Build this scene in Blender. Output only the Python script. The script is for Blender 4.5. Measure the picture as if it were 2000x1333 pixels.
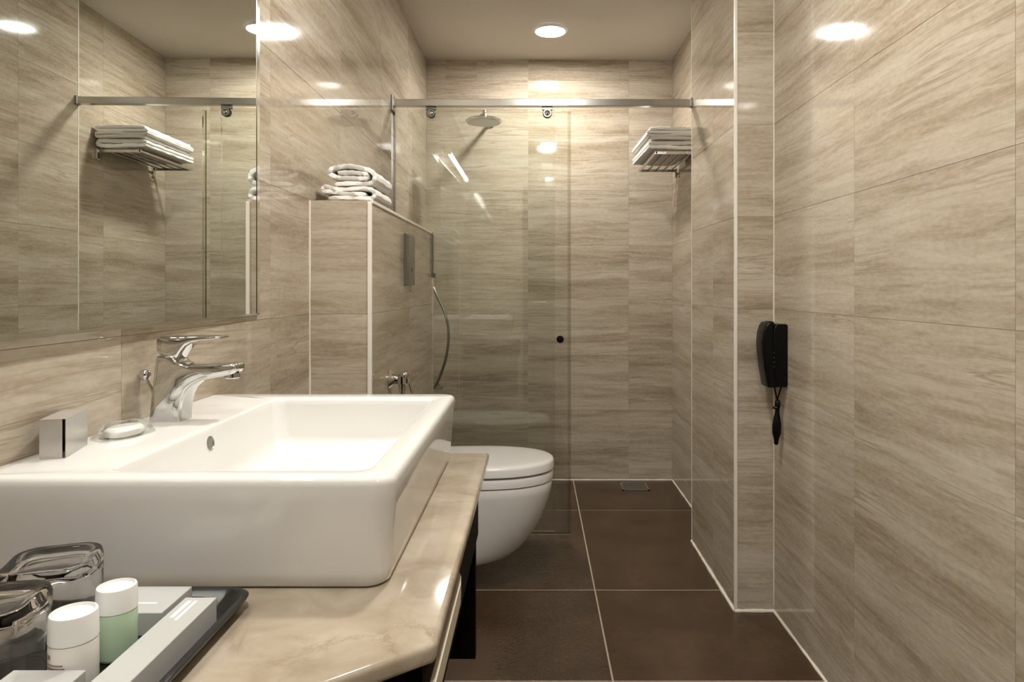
import bpy, bmesh, math, random
from mathutils import Vector, Matrix
random.seed(7)
for o in list(bpy.data.objects): bpy.data.objects.remove(o)
S = bpy.context.scene
COL = S.collection
# ------------------------------------------------------------------ camera
H = 1.15; F = 1333.0; VX, VY = 1045.0, 562.0      # eye height, focal length in px, vanishing point (2000x1333)
cam = bpy.data.cameras.new('camera'); camo = bpy.data.objects.new('camera', cam); COL.objects.link(camo)
camo.location = (0, 0, H); camo.rotation_euler = (math.pi/2, 0, 0)
cam.sensor_width = 36.0; cam.sensor_fit = 'HORIZONTAL'; cam.lens = 36.0*F/2000
cam.shift_x = (1000-VX)/2000; cam.shift_y = -(666.5-VY)/2000
cam.clip_start = 0.02; cam.clip_end = 50
S.camera = camo
# ------------------------------------------------------------------ world / exposure
w = bpy.data.worlds.new('world'); S.world = w; w.use_nodes = True
w.node_tree.nodes['Background'].inputs[0].default_value = (1, .97, .92, 1)
w.node_tree.nodes['Background'].inputs[1].default_value = 0.0
S.view_settings.view_transform = 'Standard'; S.view_settings.look = 'None'
S.view_settings.exposure = 0.0; S.view_settings.gamma = 1.0; S.view_settings.use_curve_mapping = False
DOWN_E = 385.0      # radiance of the recessed downlights
TUBE_E = 52.0      # radiance of the lamp over the mirror
LAMP_C = (1.0, .965, .905, 1)
def P(x, y, Y): return ((x-VX)/F*Y, Y, H-(y-VY)/F*Y)     # photo pixel on the plane at distance Y
# ------------------------------------------------------------------ room measures
XL, XR, XS, XP = -.646, .8475, .818, .7095
YB, YF = 4.066, -.75
ZC = 2.507
YP0, YP1 = 2.42, 3.09
XH, YH0, YH1, ZH = -.471, 1.955, 3.167, 1.40
# ------------------------------------------------------------------ materials
def mat(name):
    m = bpy.data.materials.new(name); m.use_nodes = True
    return m, m.node_tree.nodes, m.node_tree.links, m.node_tree.nodes['Principled BSDF']
def simple(name, col, rough=.5, metal=0, spec=.5, coat=0, noise=0, nscale=30, bump=0, bscale=200):
    m, N, L, b = mat(name)
    b.inputs['Base Color'].default_value = (*col, 1); b.inputs['Roughness'].default_value = rough
    b.inputs['Metallic'].default_value = metal; b.inputs['Specular IOR Level'].default_value = spec
    b.inputs['Coat Weight'].default_value = coat; b.inputs['Coat Roughness'].default_value = .05
    tc = N.new('ShaderNodeTexCoord')
    nz = N.new('ShaderNodeTexNoise'); nz.inputs['Scale'].default_value = nscale; nz.inputs['Detail'].default_value = 4
    L.new(tc.outputs['Object'], nz.inputs['Vector'])
    if noise:
        mx = N.new('ShaderNodeMix'); mx.data_type = 'RGBA'
        mx.inputs[6].default_value = (*[c*(1-noise) for c in col], 1); mx.inputs[7].default_value = (*[min(1, c*(1+noise)) for c in col], 1)
        L.new(nz.outputs['Fac'], mx.inputs[0]); L.new(mx.outputs[2], b.inputs['Base Color'])
    if bump:
        n2 = N.new('ShaderNodeTexNoise'); n2.inputs['Scale'].default_value = bscale; n2.inputs['Detail'].default_value = 3
        L.new(tc.outputs['Object'], n2.inputs['Vector'])
        bp = N.new('ShaderNodeBump'); bp.inputs['Strength'].default_value = bump; bp.inputs['Distance'].default_value = .002
        L.new(n2.outputs['Fac'], bp.inputs['Height']); L.new(bp.outputs['Normal'], b.inputs['Normal'])
    return m
def vec(N, L, src, scale, rot=None):
    mp = N.new('ShaderNodeMapping'); mp.inputs['Scale'].default_value = scale
    if rot: mp.inputs['Rotation'].default_value = rot
    L.new(src, mp.inputs['Vector']); return mp.outputs['Vector']
def ramp(N, L, src, stops):
    r = N.new('ShaderNodeValToRGB'); e = r.color_ramp.elements
    e[0].position, e[0].color = stops[0][0], (*stops[0][1], 1)
    e[1].position, e[1].color = stops[-1][0], (*stops[-1][1], 1)
    for p, c in stops[1:-1]:
        k = e.new(p); k.color = (*c, 1)
    L.new(src, r.inputs['Fac']); return r.outputs['Color']
def math_node(N, L, op, a, b):
    n = N.new('ShaderNodeMath'); n.operation = op
    for i, v in enumerate((a, b)):
        if isinstance(v, (int, float)): n.inputs[i].default_value = v
        else: L.new(v, n.inputs[i])
    return n.outputs[0]
def travertine():
    m, N, L, b = mat('travertine_tile')
    tc = N.new('ShaderNodeTexCoord'); oi = N.new('ShaderNodeObjectInfo')
    off = N.new('ShaderNodeCombineXYZ')
    L.new(math_node(N, L, 'MULTIPLY', oi.outputs['Random'], 37.0), off.inputs[0])
    L.new(math_node(N, L, 'MULTIPLY', oi.outputs['Random'], 91.0), off.inputs[2])
    ad = N.new('ShaderNodeVectorMath'); ad.operation = 'ADD'
    L.new(tc.outputs['Object'], ad.inputs[0]); L.new(off.outputs[0], ad.inputs[1]); src = ad.outputs[0]
    # slow waviness of the layers
    wv = N.new('ShaderNodeTexNoise'); wv.inputs['Scale'].default_value = 1.0; wv.inputs['Detail'].default_value = 2
    L.new(vec(N, L, src, (2.2, 1, 4.0)), wv.inputs['Vector'])
    wz = N.new('ShaderNodeCombineXYZ'); L.new(math_node(N, L, 'MULTIPLY', math_node(N, L, 'SUBTRACT', wv.outputs['Fac'], .5), .035), wz.inputs[2])
    ad2 = N.new('ShaderNodeVectorMath'); ad2.operation = 'ADD'; L.new(src, ad2.inputs[0]); L.new(wz.outputs[0], ad2.inputs[1]); s2 = ad2.outputs[0]
    def nz(scale, det, dist=0, rough=.55):
        n = N.new('ShaderNodeTexNoise'); n.inputs['Scale'].default_value = 1; n.inputs['Detail'].default_value = det
        n.inputs['Distortion'].default_value = dist; n.inputs['Roughness'].default_value = rough
        L.new(vec(N, L, s2, scale), n.inputs['Vector']); return n.outputs['Fac']
    a = nz((.8, 1, 9), 5, .3, .58); c = nz((4.5, 1, 48), 6, .5, .68); d = nz((45, 1, 120), 4, 0, .6)
    e = nz((1.1, 1, 26), 5, .5, .6); k = nz((1.5, 1, 6), 2)
    sm = math_node(N, L, 'ADD', math_node(N, L, 'MULTIPLY', a, .50), math_node(N, L, 'ADD', math_node(N, L, 'MULTIPLY', c, .32), math_node(N, L, 'MULTIPLY', d, .18)))
    col = ramp(N, L, sm, [(.38, (.285, .226, .158)), (.45, (.390, .324, .241)), (.51, (.462, .398, .311)), (.58, (.525, .464, .374)), (.67, (.585, .532, .447))])
    rid = math_node(N, L, 'ABSOLUTE', math_node(N, L, 'SUBTRACT', e, .5), 0)
    line = ramp(N, L, rid, [(0, (1, 1, 1)), (.010, (.55, .55, .55)), (.035, (0, 0, 0))])
    msk = ramp(N, L, k, [(.40, (0, 0, 0)), (.62, (1, 1, 1))])
    mxl = N.new('ShaderNodeMix'); mxl.data_type = 'RGBA'; L.new(math_node(N, L, 'MULTIPLY', math_node(N, L, 'MULTIPLY', line, msk), .75), mxl.inputs[0])
    L.new(col, mxl.inputs[6]); mxl.inputs[7].default_value = (.27, .205, .138, 1); col = mxl.outputs[2]
    L.new(col, b.inputs['Base Color'])
    b.inputs['Roughness'].default_value = .06; b.inputs['Specular IOR Level'].default_value = .5
    L.new(math_node(N, L, 'ADD', math_node(N, L, 'MULTIPLY', c, .06), .03), b.inputs['Roughness'])
    return m
def floor_mat():
    m, N, L, b = mat('brown_floor_tile')
    tc = N.new('ShaderNodeTexCoord'); src = tc.outputs['Object']
    n = N.new('ShaderNodeTexNoise'); n.inputs['Scale'].default_value = 5; n.inputs['Detail'].default_value = 8; L.new(src, n.inputs['Vector'])
    L.new(ramp(N, L, n.outputs['Fac'], [(.3, (.040, .022, .011)), (.5, (.056, .032, .017)), (.7, (.074, .044, .024))]), b.inputs['Base Color'])
    
    gp = N.new('ShaderNodeNewGeometry'); sx = N.new('ShaderNodeSeparateXYZ'); L.new(gp.outputs['Position'], sx.inputs[0])
    wn = N.new('ShaderNodeTexNoise'); wn.inputs['Scale'].default_value = 7; wn.inputs['Detail'].default_value = 3; L.new(gp.outputs['Position'], wn.inputs['Vector'])
    wet = math_node(N, L, 'ADD', math_node(N, L, 'ABSOLUTE', math_node(N, L, 'SUBTRACT', sx.outputs[0], .03), 0), math_node(N, L, 'MULTIPLY', wn.outputs['Fac'], .12))
    L.new(ramp(N, L, wet, [(.12, (.10, .10, .10)), (.24, (.27, .27, .27))]), b.inputs['Roughness'])
    L.new(ramp(N, L, wet, [(.12, (1, 1, 1)), (.24, (.38, .38, .38))]), b.inputs['Specular IOR Level'])
    n2 = N.new('ShaderNodeTexNoise'); n2.inputs['Scale'].default_value = 75; n2.inputs['Detail'].default_value = 3; L.new(src, n2.inputs['Vector'])
    bp = N.new('ShaderNodeBump'); L.new(ramp(N, L, wet, [(.10, (1, 1, 1)), (.26, (.06, .06, .06))]), bp.inputs['Strength']); bp.inputs['Distance'].default_value = .0075
    L.new(n2.outputs['Fac'], bp.inputs['Height']); L.new(bp.outputs['Normal'], b.inputs['Normal'])
    return m
def marble():
    m, N, L, b = mat('cream_marble')
    tc = N.new('ShaderNodeTexCoord'); src = tc.outputs['Object']
    n = N.new('ShaderNodeTexNoise'); n.inputs['Scale'].default_value = 14; n.inputs['Detail'].default_value = 7; n.inputs['Distortion'].default_value = .6; L.new(src, n.inputs['Vector'])
    base = ramp(N, L, n.outputs['Fac'], [(.3, (.30, .24, .175)), (.5, (.375, .315, .24)), (.7, (.45, .39, .31))])
    v = N.new('ShaderNodeTexNoise'); v.inputs['Scale'].default_value = 7; v.inputs['Detail'].default_value = 9; v.inputs['Roughness'].default_value = .62; v.inputs['Distortion'].default_value = .5; L.new(src, v.inputs['Vector'])
    rid = math_node(N, L, 'ABSOLUTE', math_node(N, L, 'SUBTRACT', v.outputs['Fac'], .5), 0)
    vein = ramp(N, L, rid, [(0, (1, 1, 1)), (.012, (.35, .35, .35)), (.05, (0, 0, 0))])
    g = N.new('ShaderNodeTexNoise'); g.inputs['Scale'].default_value = 9; g.inputs['Detail'].default_value = 3; L.new(src, g.inputs['Vector'])
    gm = ramp(N, L, g.outputs['Fac'], [(.46, (0, 0, 0)), (.66, (1, 1, 1))])
    fac = math_node(N, L, 'MULTIPLY', vein, math_node(N, L, 'MULTIPLY', gm, .7))
    mx = N.new('ShaderNodeMix'); mx.data_type = 'RGBA'; L.new(fac, mx.inputs[0]); L.new(base, mx.inputs[6]); mx.inputs[7].default_value = (.22, .155, .10, 1)
    L.new(mx.outputs[2], b.inputs['Base Color']); b.inputs['Roughness'].default_value = .08
    return m
def pane_glass(name, tint, f0=1.5):
    m = bpy.data.materials.new(name); m.use_nodes = True; N, L = m.node_tree.nodes, m.node_tree.links
    N.remove(N['Principled BSDF']); out = N['Material Output']
    t = N.new('ShaderNodeBsdfTransparent'); t.inputs[0].default_value = (*tint, 1)
    g = N.new('ShaderNodeBsdfGlossy'); g.inputs['Roughness'].default_value = .005; g.inputs[0].default_value = (.95, .97, .96, 1)
    fr = N.new('ShaderNodeFresnel'); fr.inputs['IOR'].default_value = f0
    mx = N.new('ShaderNodeMixShader'); L.new(fr.outputs[0], mx.inputs[0]); L.new(t.outputs[0], mx.inputs[1]); L.new(g.outputs[0], mx.inputs[2])
    L.new(mx.outputs[0], out.inputs[0]); return m
def clear_glass(name, col=(1, 1, 1), rough=0, ior=1.46):
    m, N, L, b = mat(name); b.inputs['Base Color'].default_value = (*col, 1); b.inputs['Roughness'].default_value = rough
    b.inputs['Transmission Weight'].default_value = 1; b.inputs['IOR'].default_value = ior; return m
def emit(name, col, e):
    m = bpy.data.materials.new(name); m.use_nodes = True; N, L = m.node_tree.nodes, m.node_tree.links
    N.remove(N['Principled BSDF']); em = N.new('ShaderNodeEmission'); em.inputs[0].default_value = col; em.inputs[1].default_value = e
    L.new(em.outputs[0], N['Material Output'].inputs[0]); return m
M = dict(
    trav=travertine(), floor=floor_mat(), marble=marble(),
    grout=simple('beige_grout', (.54, .475, .375), .7, noise=.06),
    floorgrout=simple('floor_grout', (.40, .33, .25), .8, noise=.12, nscale=60),
    plaster=simple('ceiling_paint', (.56, .51, .44), .75, noise=.02, nscale=4),
    caulk=simple('white_caulk', (.72, .66, .56), .5, noise=.08, nscale=40),
    whitetrim=simple('white_edge_trim', (.78, .74, .67), .3),
    ceramic=simple('white_ceramic', (.71, .70, .675), .03, spec=.5, noise=.01, nscale=8),
    plastic_w=simple('white_plastic', (.82, .81, .79), .22),
    chrome=simple('chrome', (.62, .62, .61), .05, 1, noise=.02),
    steel=simple('brushed_steel', (.55, .545, .52), .18, 1, noise=.05, nscale=60),
    satin=simple('satin_metal', (.30, .30, .27), .30, 1, noise=.05),
    bar=simple('brushed_handle', (.70, .63, .50), .45, .35, noise=.05),
    darkrub=simple('dark_rubber', (.02, .02, .02), .5),
    mirror=simple('mirror_silver', (.80, .83, .79), .0, 1),
    mirroredge=simple('mirror_bevel', (.80, .82, .76), .12, 1),
    black=simple('black_lacquer', (.003, .003, .003), .5, spec=.08),
    blackpl=simple('black_plastic', (.003, .003, .003), .30, spec=.22, noise=.2),
    tray=simple('black_tray', (.010, .009, .008), .3, noise=.1),
    grey=simple('silver_grey_card', (.45, .45, .435), .38, spec=.4, noise=.04, nscale=80),
    silver=simple('silver_card', (.55, .53, .50), .30, .55, noise=.06, nscale=50),
    printw=simple('pale_print', (.80, .80, .78), .5),
    printb=simple('brown_print', (.30, .22, .17), .5),
    printg=simple('dark_green_print', (.16, .24, .14), .5),
    lotion=simple('white_lotion', (.78, .76, .72), .25, noise=.02),
    green=simple('green_shampoo', (.45, .60, .42), .25, noise=.04, nscale=60),
    towel=simple('white_terry', (.86, .84, .80), .95, spec=.1, noise=.04, nscale=120, bump=.9, bscale=900),
    door=simple('dark_door_wood', (.035, .022, .015), .35, noise=.3, nscale=12),
    soap=simple('white_soap', (.86, .85, .80), .4),
    pane=pane_glass('shower_glass', (.968, .978, .966)),
    seal=pane_glass('clear_seal', (.86, .86, .81), 1.5),
    film=pane_glass('clear_film', (.95, .95, .95), 1.5),
    tumbler=clear_glass('clear_tumbler_glass'),
    cap=None, lamp=emit('lamp_glow', LAMP_C, DOWN_E), tube=emit('tube_glow', LAMP_C, TUBE_E),
)
m, N_, L_, b_ = mat('frosted_cap'); b_.inputs['Base Color'].default_value = (.93, .94, .92, 1); b_.inputs['Roughness'].default_value = .3
b_.inputs['Transmission Weight'].default_value = .2; M['cap'] = m
# ------------------------------------------------------------------ mesh helpers
ORI = {}
def tag(o, label=None, cat=None, group=None, kind=None):
    if label: o['label'] = label
    if cat: o['category'] = cat
    if group: o['group'] = group
    if kind: o['kind'] = kind
    return o
def thing(name, label, cat, loc=(0, 0, 0), group=None):
    o = bpy.data.objects.new(name, None); COL.objects.link(o); o.location = loc; o.empty_display_size = .05
    ORI[o] = Vector(loc); return tag(o, label, cat, group)
def obj(name, bm, material, parent=None, loc=(0, 0, 0), smooth=None, label=None):
    org = ORI[parent] if parent else Vector(loc)
    bmesh.ops.translate(bm, verts=bm.verts, vec=-org)
    bmesh.ops.recalc_face_normals(bm, faces=bm.faces)
    me = bpy.data.meshes.new(name); bm.to_mesh(me); bm.free()
    me.materials.append(M[material] if isinstance(material, str) else material)
    o = bpy.data.objects.new(name, me); COL.objects.link(o)
    if parent: o.parent = parent
    else: o.location = org
    ORI[o] = org
    if smooth is not None:
        for p in me.polygons: p.use_smooth = True
        if smooth < 180: me.set_sharp_from_angle(angle=math.radians(smooth))
    if label: o['label'] = label
    return o
def B(): return bmesh.new()
def box(bm, x0, x1, y0, y1, z0, z1, bev=0, seg=2):
    vs = [bm.verts.new((x, y, z)) for z in (z0, z1) for y in (y0, y1) for x in (x0, x1)]
    fs = [bm.faces.new([vs[i] for i in q]) for q in ((0, 2, 3, 1), (4, 5, 7, 6), (0, 1, 5, 4), (2, 6, 7, 3), (0, 4, 6, 2), (1, 3, 7, 5))]
    if bev:
        es = list({e for f in fs for e in f.edges})
        bmesh.ops.bevel(bm, geom=es, offset=bev, segments=seg, affect='EDGES', profile=.5)
    return bm
def bx(*a, **k): return box(B(), *a, **k)
def loft(bm, rings, cap0=True, cap1=True, closed=False):
    R = [[bm.verts.new(p) for p in r] for r in rings]; n = len(R[0])
    pairs = list(zip(R, R[1:])) + ([(R[-1], R[0])] if closed else [])
    for a, b in pairs:
        for i in range(n):
            j = (i+1) % n
            try: bm.faces.new((a[i], a[j], b[j], b[i]))
            except ValueError: pass
    if not closed:
        if cap0: bm.faces.new(R[0][::-1])
        if cap1: bm.faces.new(R[-1])
    return bm
def frame_of(d):
    d = d.normalized(); u = d.cross(Vector((0, 0, 1)))
    if u.length < 1e-3: u = Vector((1, 0, 0))
    u.normalize(); return u, d.cross(u)
def tube(bm, pts, r, n=10, caps=True):
    pts = [Vector(p) for p in pts]; rs = r if isinstance(r, (list, tuple)) else [r]*len(pts)
    rings = []; u = None
    for i, p in enumerate(pts):
        d = (pts[min(i+1, len(pts)-1)]-pts[max(i-1, 0)]).normalized()
        if u is None: u, v = frame_of(d)
        else:
            u = (u-d*u.dot(d)).normalized(); v = d.cross(u)
        rings.append([p+(u*math.cos(2*math.pi*k/n)+v*math.sin(2*math.pi*k/n))*rs[i] for k in range(n)])
    return loft(bm, rings, caps, caps)
def spline(pts, n=8):
    pts = [Vector(p) for p in pts]; out = []
    for i in range(len(pts)-1):
        p0, p1, p2, p3 = pts[max(i-1, 0)], pts[i], pts[i+1], pts[min(i+2, len(pts)-1)]
        for k in range(n):
            t = k/n
            out.append(.5*((2*p1)+(p2-p0)*t+(2*p0-5*p1+4*p2-p3)*t*t+(3*p1-p0-3*p2+p3)*t**3))
    out.append(pts[-1]); return out
def lathe(bm, c, prof, axis=(0, 0, 1), n=32, cap0=True, cap1=True):
    c = Vector(c); ax = Vector(axis).normalized(); u, v = frame_of(ax)
    return loft(bm, [[c+ax*h+(u*math.cos(2*math.pi*k/n)+v*math.sin(2*math.pi*k/n))*max(r, 1e-5) for k in range(n)] for r, h in prof], cap0, cap1)
def prism(bm, poly, h0, h1, axis='z', bev=0, seg=2):
    def q(a, b, h): return {'z': (a, b, h), 'y': (a, h, b), 'x': (h, a, b)}[axis]
    lo = [bm.verts.new(q(a, b, h0)) for a, b in poly]; hi = [bm.verts.new(q(a, b, h1)) for a, b in poly]; n = len(poly)
    fs = [bm.faces.new(lo[::-1]), bm.faces.new(hi)] + [bm.faces.new((lo[i], lo[(i+1) % n], hi[(i+1) % n], hi[i])) for i in range(n)]
    if bev: bmesh.ops.bevel(bm, geom=list({e for f in fs for e in f.edges}), offset=bev, segments=seg, affect='EDGES', profile=.5, clamp_overlap=True)
    return bm
def rrect(x0, x1, y0, y1, r, z, n=6):
    out = []
    for cx, cy, a0 in ((x1-r, y1-r, 0), (x0+r, y1-r, 90), (x0+r, y0+r, 180), (x1-r, y0+r, 270)):
        for k in range(n+1):
            a = math.radians(a0+90*k/n); out.append((cx+r*math.cos(a), cy+r*math.sin(a), z))
    return out
# ------------------------------------------------------------------ the room shell
def struct(name, bm, material, label, cat): return tag(obj(name, bm, material), label, cat, kind='structure')
T = .12
floor = struct('floor', bx(XL-T, XR+T, YF-T, YB+T, -.10, -.0012), 'floorgrout', 'dark brown ceramic tile floor with pale joints', 'floor')
ceil = struct('ceiling', bx(XL-T, XR+T, YF-T, YB+T, ZC, ZC+.1), 'plaster', 'plain beige painted bathroom ceiling', 'ceiling')
TD = .0015   # tile stands this far proud of the joint
wl = struct('wall_left', bx(XL-T, XL-TD, YF-T, YB+T, 0, ZC), 'grout', 'long travertine tiled wall behind mirror and basin', 'wall')
wb = struct('wall_back', bx(XL, XR, YB+TD, YB+T, 0, ZC), 'grout', 'travertine tiled end wall of the shower', 'wall')
wr = struct('wall_right', bx(XR+TD, XR+T, YF-T, YP0+.05, 0, ZC), 'grout', 'broad travertine tiled wall beside the hair dryer', 'wall')
ws = struct('wall_shower', bx(XS+TD, XR+T, YP1-.05, YB+.05, 0, ZC), 'grout', 'travertine tiled shower side wall carrying the towel rack', 'wall')
wp = struct('wall_pilaster', bx(XP+TD, XR+.02, YP0+TD, YP1, 0, ZC), 'grout', 'travertine tiled pilaster where the shower rail ends', 'wall')
wh = struct('wall_partition', bx(XL-.01, XH-TD, YH0+TD, YH1, 0, ZH-TD), 'grout', 'half height travertine tiled partition behind the toilet', 'wall')
wf = struct('wall_front', bx(XL-T, XR+T, YF-T, YF-TD, 0, ZC), 'grout', 'travertine tiled wall around the dark entrance door', 'wall')
CACHE = {}
def tile(parent, u, v, rot, plane, size, material='trav', name='tile', g=.0010, ch=.00015, th=.004):
    wd, ht = size[0]-g, size[1]-g; key = (round(wd, 4), round(ht, 4), material, th)
    if key not in CACHE:
        bm = B(); a, b = wd/2, ht/2
        rings = [[(x*s0, y, z*s1) for x, z in ((-1, -1), (1, -1), (1, 1), (-1, 1))] for s0, s1, y in ((a, b, th), (a, b, ch), (a-ch, b-ch, 0))]
        loft(bm, rings, False, True); bmesh.ops.recalc_face_normals(bm, faces=bm.faces)
        for f in bm.faces: f.normal_update()
        me = bpy.data.meshes.new(name); bm.to_mesh(me); bm.free(); me.materials.append(M[material]); CACHE[key] = me
    o = bpy.data.objects.new(name, CACHE[key]); COL.objects.link(o); o.parent = parent
    if rot == 'back': o.location = (u, plane, v)
    elif rot == 'left': o.location = (plane, u, v); o.rotation_euler = (0, 0, math.pi/2)
    elif rot == 'right': o.location = (plane, u, v); o.rotation_euler = (0, 0, -math.pi/2)
    elif rot == 'front': o.location = (u, plane, v); o.rotation_euler = (0, 0, math.pi)
    elif rot == 'top': o.location = (u, v, plane); o.rotation_euler = (-math.pi/2, 0, 0)
    return o
def cuts(lo, hi, js):
    k = [lo]+[j for j in sorted(js) if lo+.012 < j < hi-.012]+[hi]
    return list(zip(k, k[1:]))
ZJ = [.0915+.3275*k for k in range(8)]
def tile_wall(parent, rot, plane, u0, u1, uj, z0=0.0, z1=ZC, zj=None):
    for a, b in cuts(u0, u1, uj):
        for c, d in cuts(z0, z1, zj or ZJ):
            tile(parent, (a+b)/2, (c+d)/2, rot, plane, (b-a, d-c))
tile_wall(wl, 'left', XL, YF, YB, [YB-.6*k for k in range(1, 9)])
tile_wall(wb, 'back', YB, XL, XS, [-.042, .558], 0, ZJ[7])
tile_wall(wb, 'back', YB, XL, XS, [-.534, -.345, -.042, .558], ZJ[7], ZC)
tile_wall(wr, 'right', XR, YF, YP0, [1.204+.608*k for k in range(-3, 2)])
tile_wall(ws, 'right', XS, YP1, YB, [3.46])
tile_wall(wp, 'right', XP, YP0, YP1, [2.72])
tile_wall(wp, 'back', YP0, XP, XR, [], zj=[.032]+ZJ[2:])
tile_wall(wh, 'back', YH0, XL, XH, [], 0, ZH)
for a, b in cuts(YH0, YH1, [2.561]):
    for c, d in cuts(0, ZH, ZJ): tile(wh, (a+b)/2, (c+d)/2, 'left', XH, (b-a, d-c))
for a, b in cuts(YH0, YH1, [2.561]): tile(wh, (XL+XH)/2, (a+b)/2, 'top', ZH, (XH-XL, b-a))
tile_wall(wf, 'front', YF, XL, -.12, [-.40])
tile_wall(wf, 'front', YF, -.12, XR, [.45], 2.18, ZC)
# floor tiles
for a, b in cuts(XL, XR, [-.372, .2277]):
    for c, d in cuts(YF, YB, [-.41, .19, .79, 1.39, 1.9935, 2.594, 3.524]):
        tile(floor, (a+b)/2, (c+d)/2, 'top', 0, (b-a, d-c), 'floor', g=.0056, ch=.0006)
# edge trims and caulk
tn = [0]
def trim(bm, material, label, smooth=None):
    tn[0] += 1; return tag(obj('trim_%d' % tn[0], bm, material, smooth=smooth), label, 'trim', kind='structure')
trim(bx(XP-.003, XP+.0085, YP0-.003, YP0+.0085, 0, ZC, bev=.002), 'whitetrim', 'white corner strip running up the pilaster edge')
trim(bx(XP-.0015, XP+.004, YP1-.004, YP1+.0015, 0, ZC), 'whitetrim', 'thin pale strip on the shower side edge of the pilaster')
trim(bx(XH-.009, XH+.003, YH0-.003, YH0+.009, 0, ZH-.004, bev=.002), 'whitetrim', 'white corner strip on the half height partition')
trim(bx(XH-.006, XH+.004, YH0+.010, YH1, ZH-.008, ZH+.003, bev=.002), 'whitetrim', 'pale edge strip along the partition top')
def bead(p0, p1, n, nrm, r=.006):
    pts = []; p0, p1 = Vector(p0), Vector(p1)
    for i in range(n+1):
        pts.append(p0.lerp(p1, i/n))
    return tube(B(), pts, [r*random.uniform(.75, 1.2) for _ in pts], 6)
trim(bead((XR, YF, .002), (XR, YP0-.005, .002), 60, 0, .0065), 'caulk', 'white caulk bead along the foot of the broad wall', 60)
trim(bead((XP, YP0, .002), (XP, YP1, .002), 24, 0, .008), 'caulk', 'white caulk bead along the side foot of the pilaster', 60)
trim(bead((XP-.002, YP0, .002), (XR, YP0, .002), 10, 0, .008), 'caulk', 'white caulk bead along the front foot of the pilaster', 60)
trim(bead((XL, YB, .002), (XS, YB, .002), 40, 0, .006), 'caulk', 'pale caulk bead along the foot of the shower end wall', 60)
trim(bead((XS, YP1, .002), (XS, YB, .002), 30, 0, .006), 'caulk', 'pale caulk bead under the towel rack wall', 60)
trim(bead((XL, YH0, .02), (XL, YH0, ZH), 30, 0, .0035), 'caulk', 'thin caulk line where partition meets the long wall', 60)
trim(bead((XR, YP0, .02), (XR, YP0, ZC), 30, 0, .0028), 'caulk', 'thin caulk line where pilaster meets the broad wall', 60)
# entrance door behind the camera (only seen as a reflection)
dr = tag(thing('door_1', 'dark wooden entrance door', 'door', (.36, YF, 0)), kind='structure')
obj('door_leaf', bx(-.07, .80, YF-.02, YF+.015, 0.005, 2.13, bev=.003), 'door', dr)
fb = B(); box(fb, -.12, -.07, YF-.01, YF+.03, 0, 2.18); box(fb, .80, .845, YF-.01, YF+.03, 0, 2.18); box(fb, -.07, .80, YF-.01, YF+.03, 2.13, 2.18)
obj('door_frame', fb, 'door', dr)
hb = tube(B(), [(-.01, YF+.01, 1.0), (-.01, YF+.06, 1.0), (.11, YF+.06, 1.0)], .009); obj('door_handle', hb, 'steel', dr, smooth=50)
# ------------------------------------------------------------------ lamps
def downlight(x, y, label, sfx=''):
    t = thing('ceiling_downlight'+sfx, label, 'lamp', (x, y, ZC), 'recessed ceiling downlights')
    obj('frame', lathe(B(), (x, y, ZC), [(.075, -.001), (.093, -.001), (.094, -.004), (.086, -.011), (.078, -.012), (.075, -.006)], n=40, cap0=False, cap1=False), 'plastic_w', t, smooth=40)
    obj('lens'+sfx, lathe(B(), (x, y, ZC), [(.077, -.002), (.077, -.008), (.05, -.0095)], n=40), 'lamp', t)
downlight(.081, 3.59, 'round glowing downlight in the ceiling above the shower')
downlight(.114, 1.53, 'round glowing downlight in the ceiling beside the vanity', '_offscreen')
downlight(.13, -.22, 'round glowing downlight in the ceiling in front of the entrance door', '_offscreen')
t = thing('mirror_lamp_offscreen', 'slim tubular lamp mounted above the mirror', 'lamp', (XL, .92, 2.07))
obj('housing', bx(XL-.001, XL+.035, .30, 1.54, 2.09, 2.125, bev=.004), 'steel', t)
tb = B(); tube(tb, [(XL+.055, .33, 2.08), (XL+.055, 1.51, 2.08)], .014, 14); obj('tube_offscreen', tb, 'tube', t, smooth=50)
for y in (.32, 1.52): obj('end_cap', bx(XL+.030, XL+.075, y-.012, y+.012, 2.06, 2.105, bev=.004), 'plastic_w', t)
# ------------------------------------------------------------------ mirror
t = thing('wall_mirror', 'large frameless wall mirror hung above the basin', 'mirror', (XL, .9, 1.088))
y0m, y1m, z0m, z1m = .18, 1.585, 1.088, 2.02
def mx_(y): return XL+.005+(y1m-y)*.0158
bm = B(); prism(bm, [(XL-.002, y0m), (mx_(y0m), y0m), (mx_(y1m), y1m), (XL-.002, y1m)], z0m, z1m); obj('mirror_glass', bm, 'mirror', t)
def strip(ya, yb, za, zb):
    b = B(); prism(b, [(mx_(ya)-.001, ya), (mx_(ya)+.0012, ya), (mx_(yb)+.0012, yb), (mx_(yb)-.001, yb)], za, zb); return b
obj('bevelled_edge', strip(y1m-.014, y1m+.001, z0m, z1m), 'mirroredge', t)
obj('bevelled_edge', strip(y0m, y1m, z0m-.001, z0m+.003), 'mirroredge', t)
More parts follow.
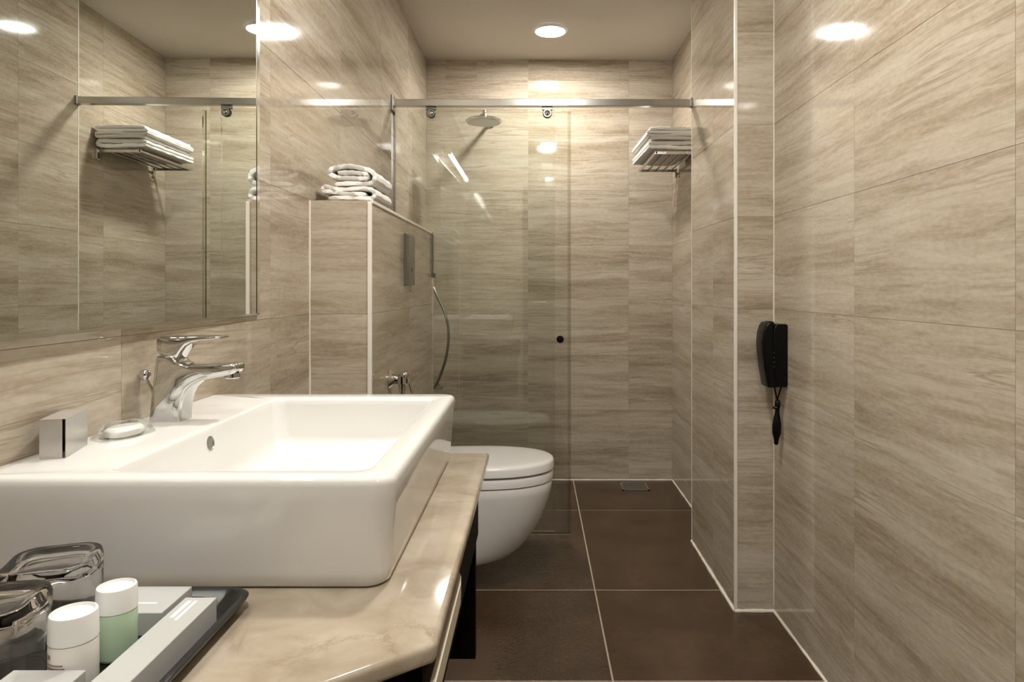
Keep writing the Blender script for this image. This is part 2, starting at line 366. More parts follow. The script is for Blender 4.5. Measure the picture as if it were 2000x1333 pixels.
# ------------------------------------------------------------------ vanity
ZT = .804
cnt = [(XL, 1.432), (-.096, 1.432), (-.096, .663), (-.40, .428), (XL, .428)]
bm = prism(B(), cnt, ZT-.020, ZT, bev=.006, seg=3)
tag(obj('countertop', bm, 'marble', loc=(-.37, .95, ZT), smooth=40), 'cream veined marble countertop with a clipped corner', 'countertop')
v = thing('vanity_cabinet', 'black vanity cabinet under the marble countertop', 'cabinet', (-.38, 1.0, .387))
obj('body', prism(B(), [(XL, 1.40), (-.132, 1.40), (-.132, .69), (-.41, .475), (XL, .475)], .64, ZT-.020), 'black', v)
obj('end_panel', bx(XL, -.1225, 1.400, 1.422, .387, ZT-.020, bev=.001), 'black', v)
d = obj('drawer_front', bx(-.134, -.116, .70, 1.395, .645, ZT-.026, bev=.002), 'black', v)
hb = B(); HX = -.101
prof = [(HX-.004, -.013), (HX+.004, -.011), (HX+.004, .011), (HX-.004, .013)]
path = spline([(-.117, .936), (HX-.003, .928), (HX, .905)], 6)
rings = []
for p in [Vector((-.117, .94)), Vector((-.108, .935)), Vector((HX-.002, .924)), Vector((HX, .90)), Vector((HX, .32))]:
    i_ = len(rings)
    rings.append([(p.x+dx, p.y+dy, .746+dz) for dx, dy, dz in ((-.003, -.004 if i_ < 2 else 0, -.013), (.003, .004 if i_ < 2 else 0, -.013), (.003, .004 if i_ < 2 else 0, .013), (-.003, -.004 if i_ < 2 else 0, .013))])
loft(hb, rings); obj('handle', hb, 'bar', d, label='long brushed metal bar handle')
# ------------------------------------------------------------------ basin
ba = thing('wash_basin', 'white rectangular ceramic basin standing on the marble countertop', 'basin', (-.40, 1.08, ZT))
ZR = .934; x0, x1, ya, yb = XL+.001, -.160, .7715, 1.388
def rr(dx, r, z, bottom=False): return rrect(x0, x1-dx, ya+dx, yb-dx, r, z, 7)
ix0, ix1, iy0, iy1 = -.506, -.197, .806, 1.325
def ri(d, r, z): return rrect(ix0+d, ix1-d, iy0+d, iy1-d, r, z, 7)
rings = [rr(.016, .022, ZT), rr(.011, .026, ZT+.004), rr(.008, .028, ZT+.02), rr(.002, .026, ZR-.03), rr(0, .024, ZR-.010), rr(.0012, .023, ZR-.005), rr(.004, .021, ZR-.0015), rr(.008, .018, ZR),
         ri(-.004, .026, ZR), ri(-.001, .024, ZR-.001), ri(.001, .022, ZR-.004), ri(.003, .022, ZR-.012), ri(.012, .026, ZR-.070), ri(.018, .032, ZR-.082), ri(.03, .04, ZR-.088), ri(.09, .05, ZR-.092)]
obj('bowl', loft(B(), rings), 'ceramic', ba, smooth=50)
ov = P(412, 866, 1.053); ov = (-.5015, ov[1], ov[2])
obj('overflow_disc', lathe(B(), ov, [(.0105, -.004), (.0105, .0020), (.0095, .0024), (.0085, .0010), (.0005, .0008)], axis=(1, 0, .14), n=24), 'satin', ba, smooth=40)  # satin disc with a low rim at the overflow
obj('drain_plug', lathe(B(), (-.35, 1.06, ZR-.092), [(.03, -.002), (.03, .003), (.024, .006), (.001, .008)], n=28), 'chrome', ba, smooth=50)
# faucet
FY = 1.116
fa = thing('basin_faucet', 'chrome single lever faucet on the back ledge of the basin', 'faucet', (-.59, FY, ZR))
def px2(pts, Y=FY): return [(P(x, y, Y)[0], P(x, y, Y)[2]) for x, y in pts]
def inflate(poly, layers, yc):
    pts = [Vector((a, b)) for a, b in poly]; n_ = len(pts); area = sum(pts[i].x*pts[(i+1) % n_].y-pts[(i+1) % n_].x*pts[i].y for i in range(n_))
    sg = 1 if area > 0 else -1; nor = []
    for i in range(n_):
        d_ = (pts[(i+1) % n_]-pts[i-1]).normalized(); nor.append(Vector((-d_.y, d_.x))*sg)
    return [[(pts[i].x+nor[i].x*o_, yc+y_, pts[i].y+nor[i].y*o_) for i in range(n_)] for y_, o_ in layers]
bpx = [(303, 826), (304, 805), (307, 775), (311, 740), (314, 712), (316, 698), (319, 693), (335, 692), (349, 692), (355, 698), (361, 706), (372, 710.5), (390, 711), (415, 710), (440, 709), (460, 708), (467, 709), (470, 713), (469.5, 721), (466, 727), (456, 731), (440, 734), (420, 737.5), (402, 742), (388, 749), (377, 759), (370.5, 772), (367, 790), (365, 810), (364, 826), (340, 826), (320, 826)]
LY = [(-.0215, .0042), (-.0205, .0022), (-.0175, .0006), (-.0125, 0), (.0125, 0), (.0175, .0006), (.0205, .0022), (.0215, .0042)]
obj('body', loft(B(), inflate(px2(bpx), LY, FY)), 'chrome', fa, smooth=60)
lev = px2([(318, 690), (316, 660), (320, 656.5), (438, 656.5), (438, 660.5), (392, 665), (374, 674), (364, 688), (360, 704), (345, 704)])
rings = []
for x, yt, yb_, hw in ((315, 662, 686, .012), (317, 657.5, 691, .017), (322, 656.5, 693, .0195), (345, 656.5, 702, .0205), (357, 656.5, 700, .0205), (364, 656.5, 688, .020), (372, 656.5, 677, .0195), (384, 656.5, 669, .019), (400, 656.5, 665, .0185), (425, 656.5, 662, .018), (436, 656.5, 661, .0175), (438.5, 657.5, 660, .016)):
    zt, zb_ = P(x, yt, FY)[2], P(x, yb_, FY)[2]; r = min(.009, (zt-zb_)*.42)
    rings.append([(P(x, yt, FY)[0], py, pz) for py, pz, _ in rrect(FY-hw, FY+hw, zb_, zt, r, 0, 6)])
obj('lever', loft(B(), rings), 'chrome', fa, smooth=50)
pa = P(454, 731, FY)
obj('aerator', lathe(B(), (pa[0], FY, pa[2]+.002), [(.012, 0), (.012, -.007), (.010, -.009), (.009, -.006)], n=24), 'chrome', fa, smooth=40)
rod = P(283, 733, 1.112); rodb = P(307, 782, 1.112)
rd = obj('lift_rod', tube(B(), [rod, P(296, 760, 1.112), rodb], .0026, 8), 'chrome', fa, smooth=60)
obj('knob', lathe(B(), rod, [(.001, -.009), (.006, -.008), (.009, -.003), (.009, .003), (.006, .008), (.001, .009)], axis=(.3, 0, 1), n=18), 'chrome', rd, smooth=60)
# silver soap carton on the ledge
th_ = math.radians(16); bxp = Vector((-.593, .862, ZR)); ex = Vector((math.cos(th_), math.sin(th_), 0)); ey = Vector((-math.sin(th_), math.cos(th_), 0))
so = thing('soap_carton', 'small silver carton standing upright on the basin ledge', 'carton', tuple(bxp))
def obox(o, ex, ey, a0, a1, b0, b1, z0, z1, bev=0):
    bm = bx(a0, a1, b0, b1, z0, z1, bev=bev); mtx = Matrix((( ex.x, ey.x, 0, o.x), (ex.y, ey.y, 0, o.y), (0, 0, 1, o.z), (0, 0, 0, 1)))
    bmesh.ops.transform(bm, matrix=mtx, verts=bm.verts); return bm
sv = B()
for a0, a1, b0, b1, z0_, z1_ in ((-.029, -.0284, .001, .078, 0, .050), (-.0006, 0, .001, .078, 0, .050), (-.0284, -.0006, .001, .078, 0, .0006), (-.0284, -.0006, .001, .078, .0494, .050), (-.0284, -.0006, .0774, .078, .0006, .0494)):
    pc = obox(bxp, ex, ey, a0, a1, b0, b1, z0_, z1_); me_ = bpy.data.meshes.new('panel'); pc.to_mesh(me_); pc.free(); sv.from_mesh(me_); bpy.data.meshes.remove(me_)
obj('sleeve', sv, 'silver', so)
obj('end_flap', obox(bxp, ex, ey, -.0284, -.0040, .0012, .0018, .0006, .0494), 'silver', so, label='end flap standing slightly ajar')
# wrapped soap
sp = Vector(P(243, 852, 1.0)); sp.z = ZR
ws_ = thing('wrapped_soap', 'clear wrapped white guest soap lying beside the faucet', 'soap', tuple(sp))
rings = [[(sp.x+a*math.cos(t_)*1.0, sp.y+b*math.sin(t_), ZR+z) for t_ in [2*math.pi*k/24 for k in range(24)]] for a, b, z in ((.020, .028, 0), (.024, .034, .003), (.024, .034, .009), (.018, .027, .013), (.006, .01, .0138))]
obj('soap', loft(B(), rings), 'soap', ws_, smooth=60)
fl = B(); R = []
for s, z in ((1.0, .016), (1.12, .012), (1.25, .005), (1.6, .002)):
    R.append([(sp.x+.024*s*math.cos(t_)*(1+random.uniform(-.1, .1)), sp.y+.034*s*math.sin(t_)*(1+random.uniform(-.12, .12)), ZR+z+random.uniform(0, .002)) for t_ in [2*math.pi*k/18 for k in range(18)]])
loft(fl, R, True, False); obj('wrapper', fl, 'film', ws_, smooth=25)
# ------------------------------------------------------------------ tray and toiletries
ty = thing('amenity_tray', 'black rectangular tray with raised rim on the countertop', 'tray', (-.46, .62, ZT))
tx0, tx1, ty0, ty1 = -.618, -.306, .487, .748
def tr(d, z, r=.022): return rrect(tx0+d, tx1-d, ty0+d, ty1-d, r, z, 6)
obj('tray_body', loft(B(), [tr(.014, ZT), tr(.010, ZT+.002), tr(.001, ZT+.014), tr(0, ZT+.0165), tr(.002, ZT+.0185), tr(.006, ZT+.0185), tr(.008, ZT+.017), tr(.016, ZT+.005), tr(.024, ZT+.004)]), 'tray', ty, smooth=45)
ZTR = ZT+.004
def carton(x0, x1, y0, y1, h, label, prints=(), rot=0):
    t = thing('amenity_carton', label, 'carton', ((x0+x1)/2, (y0+y1)/2, ZTR), 'grey cartons in the tray')
    c = obj('carton_body', bx(x0, x1, y0, y1, ZTR, ZTR+h, bev=.0006, seg=1), 'grey', t)
    for a, b, e, f in prints: obj('print', bx(a, b, e, f, ZTR+h-.0002, ZTR+h+.0002), 'printw', t)
    return t
c1 = carton(-.3575, -.3255, .530, .698, .025, 'long narrow grey carton lying along the tray edge', [(-.351, -.347, .655, .690), (-.344, -.341, .650, .690)])
c2 = carton(-.441, -.366, .669, .7285, .023, 'flat grey carton lying behind the green bottle', [(-.402, -.382, .688, .691)])
c3 = carton(-.432, -.372, .506, .5655, .025, 'small grey carton lying in front of the white bottle')
def bottle(x, y, r, h, hc, liquid, prn, label, capname):
    t = thing('toiletry_bottle', label, 'bottle', (x, y, ZTR), 'toiletry bottles in the tray')
    obj('bottle_body', lathe(B(), (x, y, ZTR), [(r*.86, 0), (r*.97, .0012), (r, .004), (r, hc-.003), (r*.97, hc)], n=32), liquid, t, smooth=50)
    obj('cap', lathe(B(), (x, y, ZTR), [(r*.97, hc+.0002), (r*1.01, hc+.001), (r*.98, h-.002), (r*.95, h-.0006), (r*.86, h), (r*.80, h-.0025), (r*.1, h-.0022)], n=32), 'cap', t, smooth=40)
    pb = B()
    for z, a0, a1, hh in prn[1]:
        k0 = 8; lo, hi = [], []
        for k in range(k0+1):
            a = math.radians(a0+(a1-a0)*k/k0); X_, Y_ = x+(r+.0002)*math.cos(a), y+(r+.0002)*math.sin(a)
            lo.append(pb.verts.new((X_, Y_, ZTR+z))); hi.append(pb.verts.new((X_, Y_, ZTR+z+hh)))
        for k in range(k0): pb.faces.new((lo[k], lo[k+1], hi[k+1], hi[k]))
    obj('print', pb, prn[0], t)
bottle(-.3885, .634, .0172, .066, .0435, 'green', ('printg', [(.034, 214, 228, .003), (.029, 214, 226, .0012), (.026, 214, 230, .0012), (.022, 214, 226, .002), (.010, 222, 250, .0008), (.007, 222, 246, .0008)]), 'small green shampoo bottle with frosted cap', 'cap')
bottle(-.3957, .5855, .0187, .065, .041, 'lotion', ('printb', [(.031, 228, 244, .004), (.0265, 222, 280, .0012), (.023, 224, 284, .0020), (.0195, 224, 282, .0020), (.016, 224, 284, .0020), (.0125, 228, 278, .0014)]), 'small white lotion bottle with frosted cap', 'cap')
def tumbler(cx, cy, hw, h, ang, label):
    t = thing('water_tumbler', label, 'glass', (cx, cy, ZTR), 'upturned tumblers in the tray')
    ca, sa = math.cos(ang), math.sin(ang)
    def sq(a, r, z):
        return [(cx+x*ca-y*sa, cy+x*sa+y*ca, ZTR+z) for x, y, z in rrect(-a, a, -a, a, r, z, 5)]
    rings = [sq(hw, hw*.9, .0), sq(hw*1.0, hw*.88, h*.3), sq(hw*.985, hw*.7, h*.7), sq(hw*.95, hw*.5, h*.9), sq(hw*.90, hw*.45, h*.98), sq(hw*.84, hw*.42, h), sq(hw*.74, hw*.4, h-.002), sq(hw*.60, hw*.4, h-.004),
             ]
    inner = [sq(hw*.60, hw*.45, h-.013), sq(hw*.80, hw*.6, h-.015), sq(hw*.88, hw*.7, h*.7), sq(hw*.93, hw*.85, h*.3), sq(hw*.945, hw*.85, .0)]
    bm = B(); loft(bm, rings, False, True); loft(bm, inner, True, False)
    v_ = bm.verts; 
    n = len(rings[0]); bm.verts.ensure_lookup_table()
    o0 = [bm.verts[i] for i in range(n)]; i0 = [bm.verts[len(rings)*n+(len(inner)-1)*n+i] for i in range(n)]
    for i in range(n): bm.faces.new((o0[i], i0[i], i0[(i+1) % n], o0[(i+1) % n]))
    obj('tumbler_glass', bm, 'tumbler', t, smooth=50)
tumbler(-.487, .688, .043, .070, .35, 'upturned square based glass tumbler beside the basin front')
tumbler(-.478, .596, .043, .070, .2, 'upturned square based glass tumbler beside the white bottle')
# ------------------------------------------------------------------ towels
def towel(bm, centre, th, y0, y1, ny=8, wob=.0015, seed=0, shear=0):
    rnd = random.Random(seed); pts = spline([(a, 0, b) for a, b in centre], 7)
    L_, R_ = [], []
    for i, p in enumerate(pts):
        d = (pts[min(i+1, len(pts)-1)]-pts[max(i-1, 0)]).normalized(); nrm = Vector((-d.z, 0, d.x))
        e = min(i, len(pts)-1-i); k = th*.5*(.55 if e == 0 else .85 if e == 1 else 1)*(1+.10*math.sin(i*1.7+seed))
        L_.append(p+nrm*k); R_.append(p-nrm*k)
    n = len(pts); ys = [y0, y0+.003]+[y0+(y1-y0)*j/ny for j in range(1, ny)]+[y1-.003, y1]
    ph = [rnd.uniform(0, 6.28) for _ in range(4)]
    rows = []
    for j, y in enumerate(ys):
        sh = .72 if j in (0, len(ys)-1) else 1
        loop = []
        for side in (L_, R_[::-1]):
            for i, p in enumerate(side):
                ii = i if side is L_ else n-1-i
                q = pts[ii]+(p-pts[ii])*sh
                wz = wob*(math.sin(y*55+ph[0]+ii*.21)+.6*math.sin(y*120+ph[1]+ii*.5)) if 0 < j else 0
                loop.append((q.x+wz*.5+shear*(y-y0), y+wob*1.5*math.sin(ii*.7+ph[2])*(1 if j < 2 else 0), q.z+wz))
        rows.append([bm.verts.new(c) for c in loop])
    m_ = 2*n
    for a, b in zip(rows, rows[1:]):
        for i in range(m_): bm.faces.new((a[i], a[(i+1) % m_], b[(i+1) % m_], b[i]))
    for r in (rows[0], rows[-1]):
        for i in range(n-1): bm.faces.new((r[i], r[i+1], r[m_-2-i], r[m_-1-i]))
    return bm
def zpx(pts, ox, oy, sc, Y, dz=0): return [(P(ox+a/sc, oy+b/sc, Y)[0], P(ox+a/sc, oy+b/sc, Y)[2]+dz) for a, b in pts]
YT = 1.985
top_c = zpx([(700, 372), (950, 365), (1180, 385), (1262, 440), (1190, 490), (950, 470), (680, 460), (540, 400), (570, 300), (720, 255), (920, 240), (1250, 310), (1395, 410), (1400, 520), (1300, 580), (1050, 590), (640, 600)], 590, 300, 10, YT)
bot_c = zpx([(1240, 800), (1000, 785), (760, 770), (560, 745), (430, 735), (400, 680), (470, 640), (600, 690), (800, 705), (1250, 680), (1400, 750), (1400, 840), (1300, 880), (1000, 866), (520, 866)], 590, 300, 10, YT)
t1 = obj('folded_towel', towel(B(), top_c, .0132, YT, 2.20, wob=.0012, seed=1), 'towel', loc=(-.55, 2.09, 1.43), smooth=60)
tag(t1, 'rolled fold white towel on top of the pile on the partition', 'towel', 'white towels on the partition')
t2 = obj('folded_towel', towel(B(), bot_c, .0125, YT, 2.20, wob=.001, seed=2), 'towel', loc=(-.55, 2.09, 1.40), smooth=60)
tag(t2, 'white folded towel lying directly on the partition', 'towel', 'white towels on the partition')
# ------------------------------------------------------------------ flush plate and bidet sprayer
fp = thing('flush_plate', 'slim metal dual flush plate on the partition above the toilet', 'flush plate', (XH, 2.52, 1.25))
obj('plate', bx(XH-.002, XH+.014, 2.445, 2.594, 1.158, 1.346, bev=.002), 'satin', fp)
for z0_, z1_ in ((1.262, 1.340), (1.165, 1.256)): obj('button', bx(XH+.012, XH+.0165, 2.455, 2.584, z0_, z1_, bev=.0015), 'satin', fp)
obj('mark', lathe(B(), (XH+.0165, 2.52, 1.215), [(.008, -.001), (.008, .0006)], axis=(1, 0, 0), n=16), 'darkrub', fp)
by = 2.20; bz = P(770, 741, by)[2]
bs = thing('bidet_sprayer', 'chrome handheld bidet sprayer hung on the partition by the toilet', 'sprayer', (XH, by, bz))
obj('wall_flange', lathe(B(), (XH, by, bz), [(.030, 0), (.030, .004), (.022, .012), (.016, .020), (.016, .032)], axis=(1, 0, 0), n=28), 'chrome', bs, smooth=40)
obj('holder_ring', lathe(B(), (XH+.042, by, bz-.002), [(.016, -.014), (.018, -.012), (.018, .012), (.016, .014), (.013, .014), (.013, -.014)], n=22), 'chrome', bs, smooth=40)
obj('spray_head', loft(B(), [[(XH+.042+a*math.cos(k*math.pi/9)+dx, by+a*math.sin(k*math.pi/9), bz+z) for k in range(18)] for a, z, dx in ((.006, .026, .012), (.014, .022, .010), (.017, .012, .006), (.013, -.01, .001), (.010, -.04, 0), (.010, -.11, 0), (.007, -.125, 0))]), 'chrome', bs, smooth=60)
obj('trigger', prism(B(), [(XH+.058, bz+.010), (XH+.064, bz+.006), (XH+.078, bz-.045), (XH+.070, bz-.042)], by-.008, by+.008, 'y', bev=.002), 'chrome', bs, smooth=50)
obj('hose', tube(B(), spline([(XH+.042, by, bz-.122), (XH+.044, by, bz-.30), (XH+.030, by+.02, bz-.50), (XH+.018, by+.10, bz-.60), (XH+.012, by+.16, bz-.52), (XH-.004, by+.17, bz-.50)], 8), .006, 10), 'steel', bs, smooth=60)
# ------------------------------------------------------------------ toilet
YTT = 2.685
to = thing('wall_hung_toilet', 'white wall hung toilet with closed lid on the partition', 'toilet', (XH, YTT, .088))
def dsh(xb, tip, hw, z, n=40, k=.62, yb_=None):
    L_ = min((tip-xb)*.95, hw*1.55); xc = tip-L_; out = [(xb, YTT-hw*.94, z)]
    for i in range(n+1):
        a = -math.pi/2+math.pi*i/n; c, s = math.cos(a), math.sin(a)
        out.append((xc+L_*abs(c)**.92*(1 if c >= 0 else -1), YTT+hw*abs(s)**.92*(1 if s >= 0 else -1), z))
    out.append((xb, YTT+hw*.94, z)); return out
bowl = [(.088, -.215, .115), (.090, -.185, .122), (.098, -.14, .130), (.115, -.088, .138), (.145, -.052, .146), (.175, -.025, .152), (.215, .003, .160), (.266, .031, .168), (.32, .051, .174), (.367, .064, .179), (.398, .067, .181), (.402, .064, .178)]
obj('bowl', loft(B(), [dsh(XH-.001, tp, hw, z) for z, tp, hw in bowl]), 'ceramic', to, smooth=50)
obj('seat', loft(B(), [dsh(XH+.045, tp, hw, z) for z, tp, hw in ((.4045, .064, .178), (.407, .069, .183), (.432, .072, .186), (.438, .070, .184), (.440, .062, .176))]), 'plastic_w', to, smooth=40)
obj('lid', loft(B(), [dsh(XH+.040, tp, hw, z) for z, tp, hw in ((.4455, .062, .176), (.447, .070, .184), (.450, .074, .188), (.474, .074, .188), (.481, .072, .186), (.4855, .066, .180), (.4875, .054, .168), (.4885, .02, .13))]), 'plastic_w', to, smooth=50)
for s in (-1, 1): obj('hinge', bx(XH+.028, XH+.055, YTT+s*.075-.015, YTT+s*.075+.015, .400, .462, bev=.003), 'chrome', to)
# ------------------------------------------------------------------ shower screen
YR = 3.065
rl = thing('shower_rail', 'polished metal sliding door rail spanning the shower', 'rail', (0, YR, 1.967))
obj('rail_bar', bx(XL+.006, XP, YR, YR+.034, 1.967, 1.9975, bev=.0015), 'steel', rl)
obj('wall_bracket', bx(XL-.003, XL+.010, YR-.012, YR+.046, 1.945, 2.015, bev=.002), 'satin', rl)
obj('end_bracket', bx(XP-.012, XP+.003, YR-.003, YR+.024, 1.962, 2.0025, bev=.002), 'satin', rl)
PB = .038
def glass_x(px, Y): return (px-VX)/F*Y
Yf, Ys = YR+.048, YR+.020
fg = thing('fixed_glass_panel', 'fixed clear glass screen resting on the partition', 'glass panel', (-.25, Yf, PB))
gx = glass_x(1084, Yf)
obj('pane', prism(B(), [(XL+.004, ZH+.004), (XH+.006, ZH+.004), (XH+.006, PB), (gx, PB), (gx, 1.962), (XL+.004, 1.962)], Yf, Yf+.008, 'y'), 'pane', fg)
obj('wall_channel', bx(XL-.002, XL+.010, Yf-.006, Yf+.014, ZH+.001, 1.962, bev=.001), 'steel', fg)
obj('partition_channel', bx(XH-.001, XH+.009, Yf-.006, Yf+.012, 1.215, ZH+.003, bev=.001), 'satin', fg)
obj('channel_clamp', bx(XH-.001, XH+.016, Yf-.012, Yf+.016, 1.195, 1.217, bev=.002), 'satin', fg)
sd = thing('sliding_glass_door', 'clear glass sliding shower door hung on rollers', 'shower door', (-.2, Ys, PB))
sx0, sx1 = glass_x(804, Ys), glass_x(1115, Ys)
obj('pane', prism(B(), [(sx0, ZH+.01), (XH+.012, ZH+.01), (XH+.012, PB), (sx1-.014, PB), (sx1-.014, 1.945), (sx0, 1.945)], Ys, Ys+.008, 'y'), 'pane', sd)
obj('edge_seal', bx(sx1-.014, sx1, Ys-.002, Ys+.010, PB, 1.945), 'seal', sd, label='clear plastic seal strip')
obj('bottom_seal', bx(XH+.012, sx1, Ys-.001, Ys+.009, PB-.006, PB), 'seal', sd)
for px in (842, 1069):
    c = P(px, 222, Ys)
    r = obj('roller', lathe(B(), c, [(.020, .012), (.021, .008), (.021, -.008), (.018, -.012), (.013, -.012), (.012, -.009)], axis=(0, 1, 0), n=28), 'satin', sd, smooth=40)
    obj('roller_cap', lathe(B(), (c[0], c[1]-.010, c[2]), [(.012, .002), (.012, -.004), (.009, -.006)], axis=(0, 1, 0), n=20), 'chrome', r, smooth=40)
    obj('hanger', bx(c[0]-.024, c[0]+.024, Ys-.004, Ys+.012, 1.953, 1.9655, bev=.002), 'satin', r)
kp = P(1094, 663, Ys)
obj('knob', lathe(B(), kp, [(.010, .018), (.016, .014), (.0165, .010), (.0165, -.014), (.014, -.018), (.006, -.019)], axis=(0, 1, 0), n=24), 'blackpl', sd, smooth=40, label='round black door knob')
# ------------------------------------------------------------------ shower fittings
sh = thing('rain_shower_head', 'round chrome rain shower head on a wall arm', 'shower head', (-.274, YB, 2.06))
hc = Vector(P(945, 240, 3.64))
hd = obj('head_disc', lathe(B(), hc, [(.001, 0), (.090, 0), (.098, .004), (.099, .010), (.092, .016), (.04, .024), (.026, .030), (.02, .044), (.001, .046)], n=48), 'chrome', sh, smooth=35)
obj('nozzle_face', lathe(B(), hc, [(.001, -.0015), (.088, -.0015), (.089, .0005)], n=40), 'satin', hd, smooth=40)
obj('arm', tube(B(), spline([(hc.x, hc.y, hc.z+.035), (hc.x+.002, hc.y+.004, hc.z+.050), (hc.x+.003, hc.y+.03, hc.z+.062), (hc.x+.004, YB+.004, hc.z+.100)], 6), .011, 14), 'chrome', sh, smooth=60)
obj('arm_flange', lathe(B(), (hc.x+.004, YB, hc.z+.100), [(.030, -.0005), (.030, -.006), (.014, -.012)][::-1], axis=(0, 1, 0), n=28), 'chrome', sh, smooth=40)
ymx = 3.74
mxp = Vector(P(858, 757, ymx))
mi = thing('shower_mixer', 'chrome shower mixer with hose on the shower wall', 'mixer', (XL, ymx, mxp.z))
obj('mixer_body', tube(B(), [(mxp.x-.055, ymx-.09, mxp.z), (mxp.x-.055, ymx+.09, mxp.z)], .024, 18), 'chrome', mi, smooth=50)
for s in (-1, 1): obj('wall_union', lathe(B(), (XL, ymx+s*.075, mxp.z), [(.030, -.001), (.030, .006), (.016, .014), (.016, mxp.x-.055-XL)], axis=(1, 0, 0), n=20), 'chrome', mi, smooth=40)
obj('mixer_handle', loft(B(), [rrect(mxp.x-.035, mxp.x+.022, ymx-.02, ymx+.02, .01, mxp.z+z) for z in (-.010, .012)]), 'chrome', mi, smooth=40)
obj('valve_knob', lathe(B(), (mxp.x+.0, ymx-.02, mxp.z+.020), [(.012, -.01), (.013, .004), (.008, .016), (.003, .022)], n=18), 'chrome', mi, smooth=50)
hose = [P(848, 757, 3.66), P(862, 728, 3.62), P(873, 690, 3.60), P(876, 650, 3.60), P(870, 615, 3.60), P(858, 588, 3.62), P(846, 562, 3.65), P(836, 540, 3.70)]
hs = thing('hand_shower', 'hand shower with flexible metal hose behind the partition', 'hand shower', (XL, 3.72, 1.2))
obj('hose', tube(B(), spline([(mxp.x-.046, 3.655, mxp.z+.024)]+hose[0:], 8), .0075, 10), 'satin', hs, smooth=60)
e = Vector(hose[-1])
obj('handset', tube(B(), [e, e+Vector((-.004, .01, .06)), e+Vector((-.004, .01, .17)), e+Vector((.012, -.01, .20))], [.010, .013, .014, .026], 16), 'chrome', hs, smooth=50)
obj('wall_holder', tube(B(), [(XL-.001, e.y+.01, e.z+.05), (e.x, e.y+.01, e.z+.05)], .016, 14), 'chrome', hs, smooth=50)
# floor drain
fdx0, fdx1, fdy0, fdy1 = .495, .650, 3.862, 4.018
fd = thing('floor_drain', 'square metal floor drain in the shower corner', 'drain', ((fdx0+fdx1)/2, 3.94, 0))
fb = B(); w_ = .010
for a in ((fdx0, fdx1, fdy0, fdy0+w_), (fdx0, fdx1, fdy1-w_, fdy1), (fdx0, fdx0+w_, fdy0, fdy1), (fdx1-w_, fdx1, fdy0, fdy1)): box(fb, *a, -.002, .004)
obj('drain_frame', fb, 'chrome', fd)
obj('drain_well', bx(fdx0+w_, fdx1-w_, fdy0+w_, fdy1-w_, -.003, .0006), 'satin', fd)
for k in range(6):
    xx = fdx0+.018+k*.0205; obj('slat', bx(xx, xx+.008, fdy0+w_, fdy1-w_, .0004, .0030, bev=.0008, seg=1), 'satin', fd)
# ------------------------------------------------------------------ towel rack on the shower wall
ry0, ry1, rx0, rz = 3.39, 3.935, .600, 1.828
rk = thing('towel_rack', 'chrome slatted towel rack high on the shower side wall', 'towel rack', (XS, 3.66, rz))
for y in (ry0+.01, ry1-.012):
    obj('wall_plate', bx(XS-.014, XS+.001, y-.013, y+.013, rz-.048, rz+.006, bev=.003), 'chrome', rk)
    obj('arm', bx(rx0, XS-.008, y-.006, y+.006, rz-.014, rz+.002, bev=.002), 'chrome', rk)
for k in range(5):
    xx = rx0+.012+k*.044; obj('slat', tube(B(), [(xx, ry0+.005, rz+.002), (xx, ry1-.006, rz+.002)], .0055, 10), 'satin', rk, smooth=60)  # darker metal than the chrome arms, shadow put into the slat colour
obj('front_bar', tube(B(), [(rx0, ry0+.004, rz-.006), (rx0, ry1-.004, rz-.006)], .008, 12), 'chrome', rk, smooth=60)
zb = rz+.0088
def sfold(x0, x1, z0, h, layers):
    th = h/layers; pts = []
    for i in range(layers):
        z = z0+th*(i+.5); a, b = (x0+th*.6, x1-th*.6) if i % 2 == 0 else (x1-th*.6, x0+th*.6)
        pts += [(a, z), (a+(b-a)*.33, z+random.uniform(-.0028, .0028)), (a+(b-a)*.67, z+random.uniform(-.0028, .0028)), (b, z)]
        if i < layers-1: pts.append((b+(.009 if b > a else -.009), z+th*.5))
    return pts, th*.97
c, th = sfold(.551, .798, zb, .038, 2)
tl = obj('folded_towel', towel(B(), c, th, 3.375, 3.84, ny=14, wob=.0016, seed=5, shear=-.03), 'towel', loc=(.68, 3.6, zb), smooth=60)
tag(tl, 'white folded towel lying on the slats of the rack', 'towel', 'white towels on the rack')
c, th = sfold(.558, .800, zb+.0445, .062, 4)
tl = obj('folded_towel', towel(B(), c, th, 3.37, 3.83, ny=14, wob=.0016, seed=9, shear=-.015), 'towel', loc=(.68, 3.6, zb+.042), smooth=60)
tag(tl, 'thick white folded towel on top of the rack pile', 'towel', 'white towels on the rack')
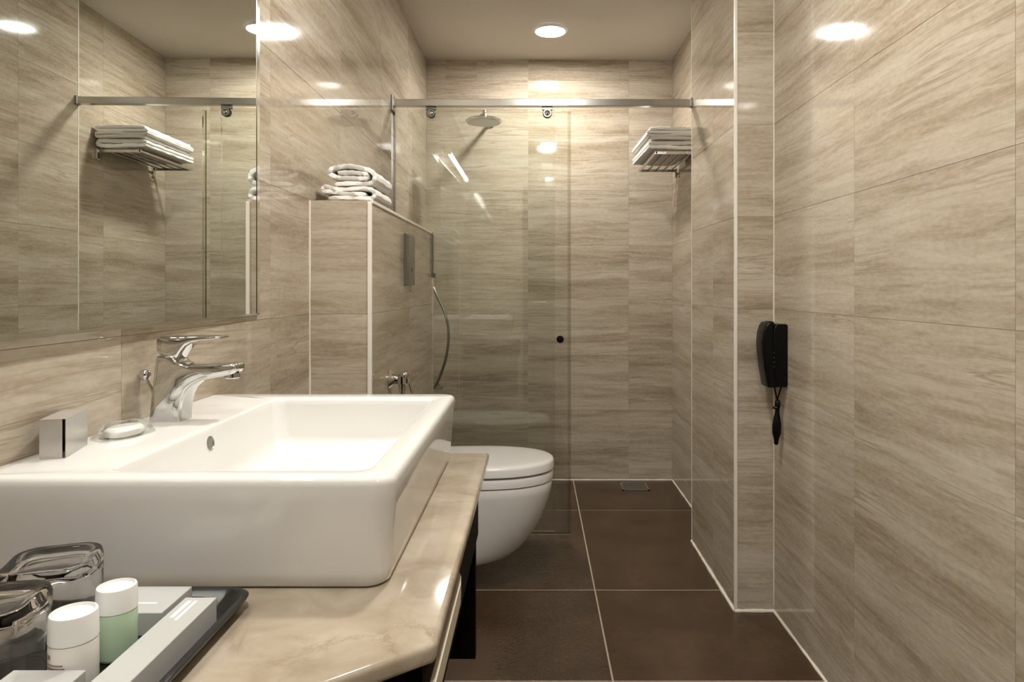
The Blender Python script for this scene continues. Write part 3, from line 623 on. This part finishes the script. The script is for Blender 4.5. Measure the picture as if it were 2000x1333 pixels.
# ------------------------------------------------------------------ hair dryer
YD = 2.285
hdv = thing('hair_dryer', 'black hotel hair dryer in its holder on the wall corner', 'hair dryer', (XR, 2.33, .82))
def sect(pl, pr, y, ya_, yb_, r):
    a, b = P(pl, y, YD), P(pr, y, YD); return rrect(a[0], min(b[0], XR+.001), ya_, yb_, r, a[2], 4)
hold = [(757, 1516, 1538), (752, 1514, 1539.5), (720, 1512, 1540.5), (680, 1511, 1541.5), (645, 1511, 1541.5), (638, 1513, 1540), (634, 1516, 1538)]
obj('holder', loft(B(), [sect(a, b, y, YD, YD+.085, .007) for y, a, b in hold]), 'blackpl', hdv, smooth=40)
hand = [(758, 1502, 1519), (752, 1500, 1519), (720, 1494.5, 1515), (690, 1491, 1514), (670, 1490, 1514), (650, 1492, 1514), (638, 1496, 1513), (632, 1500, 1514), (630, 1505, 1515)]
obj('dryer_body', loft(B(), [sect(a, b, y, YD+.004, YD+.078, .008) for y, a, b in hand]), 'blackpl', hdv, smooth=40)
tp = P(1509, 632, YD); obj('top_switch', bx(tp[0]-.010, tp[0]+.008, YD+.015, YD+.05, tp[2]-.006, tp[2]+.006, bev=.003), 'blackpl', hdv)
for k in range(4):
    c = P(1511.5, 690+k*9, YD+.001); obj('rivet', lathe(B(), c, [(.0018, .002), (.0018, -.0012)], axis=(0, 1, 0), n=8), 'satin', hdv)
YC = 2.32
k0 = P(1518, 782, YC)
for a in (1511, 1527): obj('cord', tube(B(), spline([P(a, 752, YC), P(a+(1518-a)*.55, 768, YC), k0, P(1519, 790, YC)], 5), .0028, 8), 'blackpl', hdv, smooth=60)
prf = [(781, .004), (784, .0085), (792, .010), (800, .0075), (806, .0075), (818, .012), (832, .0155), (846, .0150), (856, .010), (862, .008), (866, .008), (869, .005)]
obj('cord_bundle', tube(B(), [P(1519-(y-781)*.035, y, YC) for y, r in prf], [r for y, r in prf], 14), 'blackpl', hdv, smooth=60)
cb = P(1513, 797, YC); obj('cord_tie', tube(B(), [(cb[0]-.006, YC, cb[2]+.002), (cb[0]+.006, YC-.008, cb[2])], .005, 10), 'blackpl', hdv, smooth=60)
